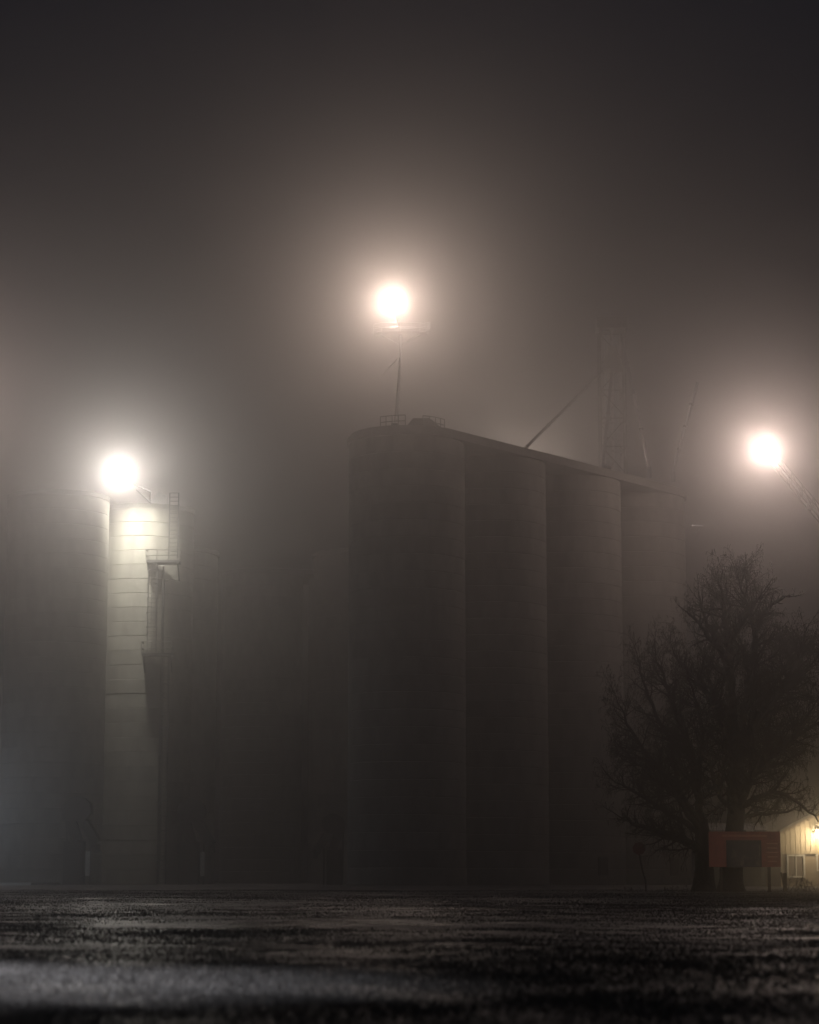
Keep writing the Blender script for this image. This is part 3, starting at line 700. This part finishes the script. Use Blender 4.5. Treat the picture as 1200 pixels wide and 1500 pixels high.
def tree(base_px, Y, trunk, limbs, label, seed):
    rng = random.Random(seed)
    b = at(base_px, 1303, Y); o = Vector((b.x, Y, 0))
    t = thing('bare_tree', label, 'tree', o, 0, 'bare leafless trees')
    def W(px, py, dy=0): 
        v = at(px, py, Y + dy) - o; return v
    Tr = Seg()
    pts = catmull([W(*c[:2], c[3] if len(c) > 3 else 0) for c in trunk]); pts[0].z = -.1
    rr = np.interp(np.linspace(0, 1, len(pts)), np.linspace(0, 1, len(trunk)), [c[2] for c in trunk])
    m = MB(); n = 14; vs = []
    rngt = random.Random(seed + 5); lob = [rngt.uniform(.85, 1.15) for _ in range(n)]
    for i, p in enumerate(pts):
        flare = 1 + .45 * math.exp(-max(0, p.z) / .35)
        for k in range(n):
            a_ = 2*math.pi*k/n; w_ = rr[i] * flare * (1 + (lob[k]-1) * (1.3 if i < 4 else .6)) * rngt.uniform(.96, 1.04)
            vs.append(p + Vector((w_*math.cos(a_), w_*math.sin(a_), 0)))
    m.add(vs, [(i*n+k, i*n+(k+1) % n, (i+1)*n+(k+1) % n, (i+1)*n+k) for i in range(len(pts)-1) for k in range(n)], True)
    m.build('trunk', M_BARK, t)
    S = Seg(); T = Seg()
    for L in limbs:
        r0, cs, dens = L
        P = catmull([W(c[0], c[1], c[2]) for c in cs], 5)
        P = [p + Vector((rng.gauss(0,.03), rng.gauss(0,.03), rng.gauss(0,.03))) if i else p for i, p in enumerate(P)]
        tot = sum((y-x).length for x, y in zip(P, P[1:])); N = len(P)
        for i in range(N - 1):
            f0 = i/(N-1); f1 = (i+1)/(N-1)
            ra = r0*(1-f0)**.8 + .018; rb = r0*(1-f1)**.8 + .018
            S.add(P[i], P[i+1], ra, rb)
            d = (P[i+1]-P[i]).normalized()
            if f0 > .12:
                for _ in range(dens):
                    if rng.random() < .25: continue
                    ax = d.orthogonal().normalized(); ax.rotate(Matrix.Rotation(rng.uniform(0, 6.28), 3, d))
                    nd = (d*rng.uniform(.35, .9) + ax*rng.uniform(.6, 1.0) + Vector((0,0,.1))).normalized()
                    grow(S, T, P[i].lerp(P[i+1], rng.random()), nd, min(2.6, tot*.38)*rng.uniform(.5, 1.0)*(1-.5*f0), min(rb*.55, .05), 1, rng)
        grow(S, T, P[-1], (P[-1]-P[-2]).normalized(), min(1.3, tot*.22), .02, 1, rng)
    for nm, X_, k, mm in (('branches', S, 6, M_BARK), ('twigs', T, 3, M_TWIG)):
        ob = link(bpy.data.objects.new(nm, seg_mesh(nm, X_, k, mm))); ob.parent = t
        if nm == 'twigs': ob['kind'] = 'stuff'
    print('TREE', len(S.a), len(T.a))

tree(1072, 82,
     [(1072,1306,.40), (1073,1270,.37), (1076,1225,.34), (1080,1170,.31), (1078,1110,.27), (1074,1060,.22)],
     [(.20, [(1075,1070,0),(1070,1000,0),(1068,950,.1),(1062,910,.2),(1060,880,.1),(1056,855,0)], 2),
      (.15, [(1080,1110,0),(1090,1040,.3),(1100,985,.4),(1106,935,.5),(1100,900,.6),(1090,872,.8),(1082,852,.9)], 2),
      (.10, [(1106,925,.5),(1120,898,.2),(1140,880,0),(1160,872,-.2)], 2),
      (.09, [(1068,945,.1),(1088,912,-.4),(1104,885,-.6),(1122,868,-.6)], 2),
      (.09, [(1066,960,0),(1040,935,-.6),(1020,910,-1),(1002,893,-1.2)], 2),
      (.09, [(1068,980,0),(1050,940,1),(1030,900,1.4),(1025,870,1.6)], 2),
      (.12, [(1078,1090,0),(1045,1030,-1.2),(1010,985,-2),(985,950,-2.4)], 3),
      (.12, [(1080,1120,0),(1110,1060,-1.2),(1145,1010,-2),(1165,970,-2.2),(1175,940,-2.2)], 3),
      (.11, [(1078,1150,0),(1120,1118,1),(1150,1090,1.4),(1200,1058,1.8),(1250,1020,2.2)], 3),
      (.11, [(1080,1175,0),(1110,1130,-1.4),(1160,1080,-2.6),(1195,1030,-3)], 3),
      (.11, [(1080,1100,0),(1115,1040,1.4),(1160,1000,2.2),(1200,960,2.6)], 3),
      (.10, [(1078,1190,0),(1105,1170,-.8),(1140,1162,-1.4),(1180,1185,-1.8),(1205,1206,-2)], 2),
      (.08, [(1079,1200,0),(1110,1192,.8),(1145,1190,1.3),(1178,1180,1.6)], 2),
      (.10, [(1076,1130,0),(1060,1060,1.6),(1040,1000,2.6),(1030,960,3)], 3),
      (.10, [(1078,1180,0),(1070,1130,-1.6),(1060,1090,-2.4),(1064,1040,-2.8)], 3),
      (.09, [(1078,1195,0),(1052,1160,-1.6),(1040,1120,-2.6),(1036,1080,-3)], 3),
      (.09, [(1080,1185,0),(1098,1150,-2),(1108,1110,-3),(1100,1070,-3.4)], 3),
      (.09, [(1080,1130,0),(1120,1030,2.0),(1150,980,3),(1165,950,3.4)], 3)],
     'right bare tree with the thick upright trunk behind the sign board', 11)
tree(1031, 83.5,
     [(1031,1306,.40), (1032,1280,.36), (1031,1255,.35), (1030,1230,.31), (1028,1200,.24)],
     [(.20, [(1030,1250,0),(1015,1238,-.2),(995,1228,-.4),(968,1218,-.8),(935,1208,-1.2),(905,1192,-1.4)], 3),
      (.15, [(1028,1205,0),(1022,1160,.2),(1012,1100,.3),(992,1050,.4),(975,1000,.4),(960,960,.5)], 3),
      (.12, [(1026,1210,0),(1000,1170,-1),(960,1120,-1.8),(925,1070,-2),(905,1030,-2)], 3),
      (.10, [(1024,1220,0),(980,1190,.8),(930,1160,1.4),(895,1140,1.6)], 3),
      (.10, [(1012,1110,.3),(980,1080,1.4),(950,1020,2),(932,960,2.2)], 3),
      (.09, [(1022,1160,.2),(1030,1090,-1.2),(1020,1030,-1.8),(1005,985,-2)], 3),
      (.09, [(1026,1215,0),(985,1160,-2),(945,1130,-2.6),(915,1100,-3)], 3)],
     'left bare tree with a low limb arching out to the left', 23)

def brush(px, Y, n, label, seed, hmax=.5, spread=1.0):
    rng = random.Random(seed); b = at(px, 1303, Y); T = Seg(); Tk = Seg()
    for _ in range(n):
        p = Vector((rng.uniform(-spread, spread), rng.uniform(-.5, .5), 0))
        d = Vector((rng.gauss(0, .6), rng.gauss(0, .3), 1)).normalized()
        grow(Tk, T, p, d, rng.uniform(.4, 1) * hmax, .012, 2, rng)
    S2 = Seg()
    for X_ in (T, Tk):
        for i in range(len(X_.a)): S2.add(X_.a[i], X_.b[i], X_.r0[i], X_.r1[i])
    ob = link(bpy.data.objects.new('dry_bush', seg_mesh('dry_bush', S2, 4, M_TWIG))); ob.location = (b.x, Y, 0)
    tag(ob, label, 'bush', 'dry bushes on the crest')
brush(1182, 83, 34, 'dry twiggy bush in front of the lit cream building', 4, .62, .9)
brush(1002, 86, 20, 'low dry weeds left of the left tree trunk', 9, .3, .8)
brush(925, 86, 10, 'thin dry weeds at the foot of the leaning red sign', 12, .3, .5)

# ------------------------------------------------------------------ fog
me = bpy.data.meshes.new('haze'); mb = MB().box((0, 320, 39), (860, 820, 80)); me.from_pydata(mb.v, [], mb.f); me.update()
hm = bpy.data.materials.new('fog'); hm.use_nodes = True; n = hm.node_tree
n.nodes.remove(n.nodes['Principled BSDF'])
pv = n.nodes.new('ShaderNodeVolumePrincipled'); pv.inputs['Density'].default_value = FOG
pv.inputs['Color'].default_value = (0.96, 0.93, 0.92, 1); pv.inputs['Anisotropy'].default_value = 0.942
n.links.new(pv.outputs[0], n.nodes['Material Output'].inputs['Volume'])
me.materials.append(hm)
hzo = link(bpy.data.objects.new('haze', me)); hzo['kind'] = 'stuff'
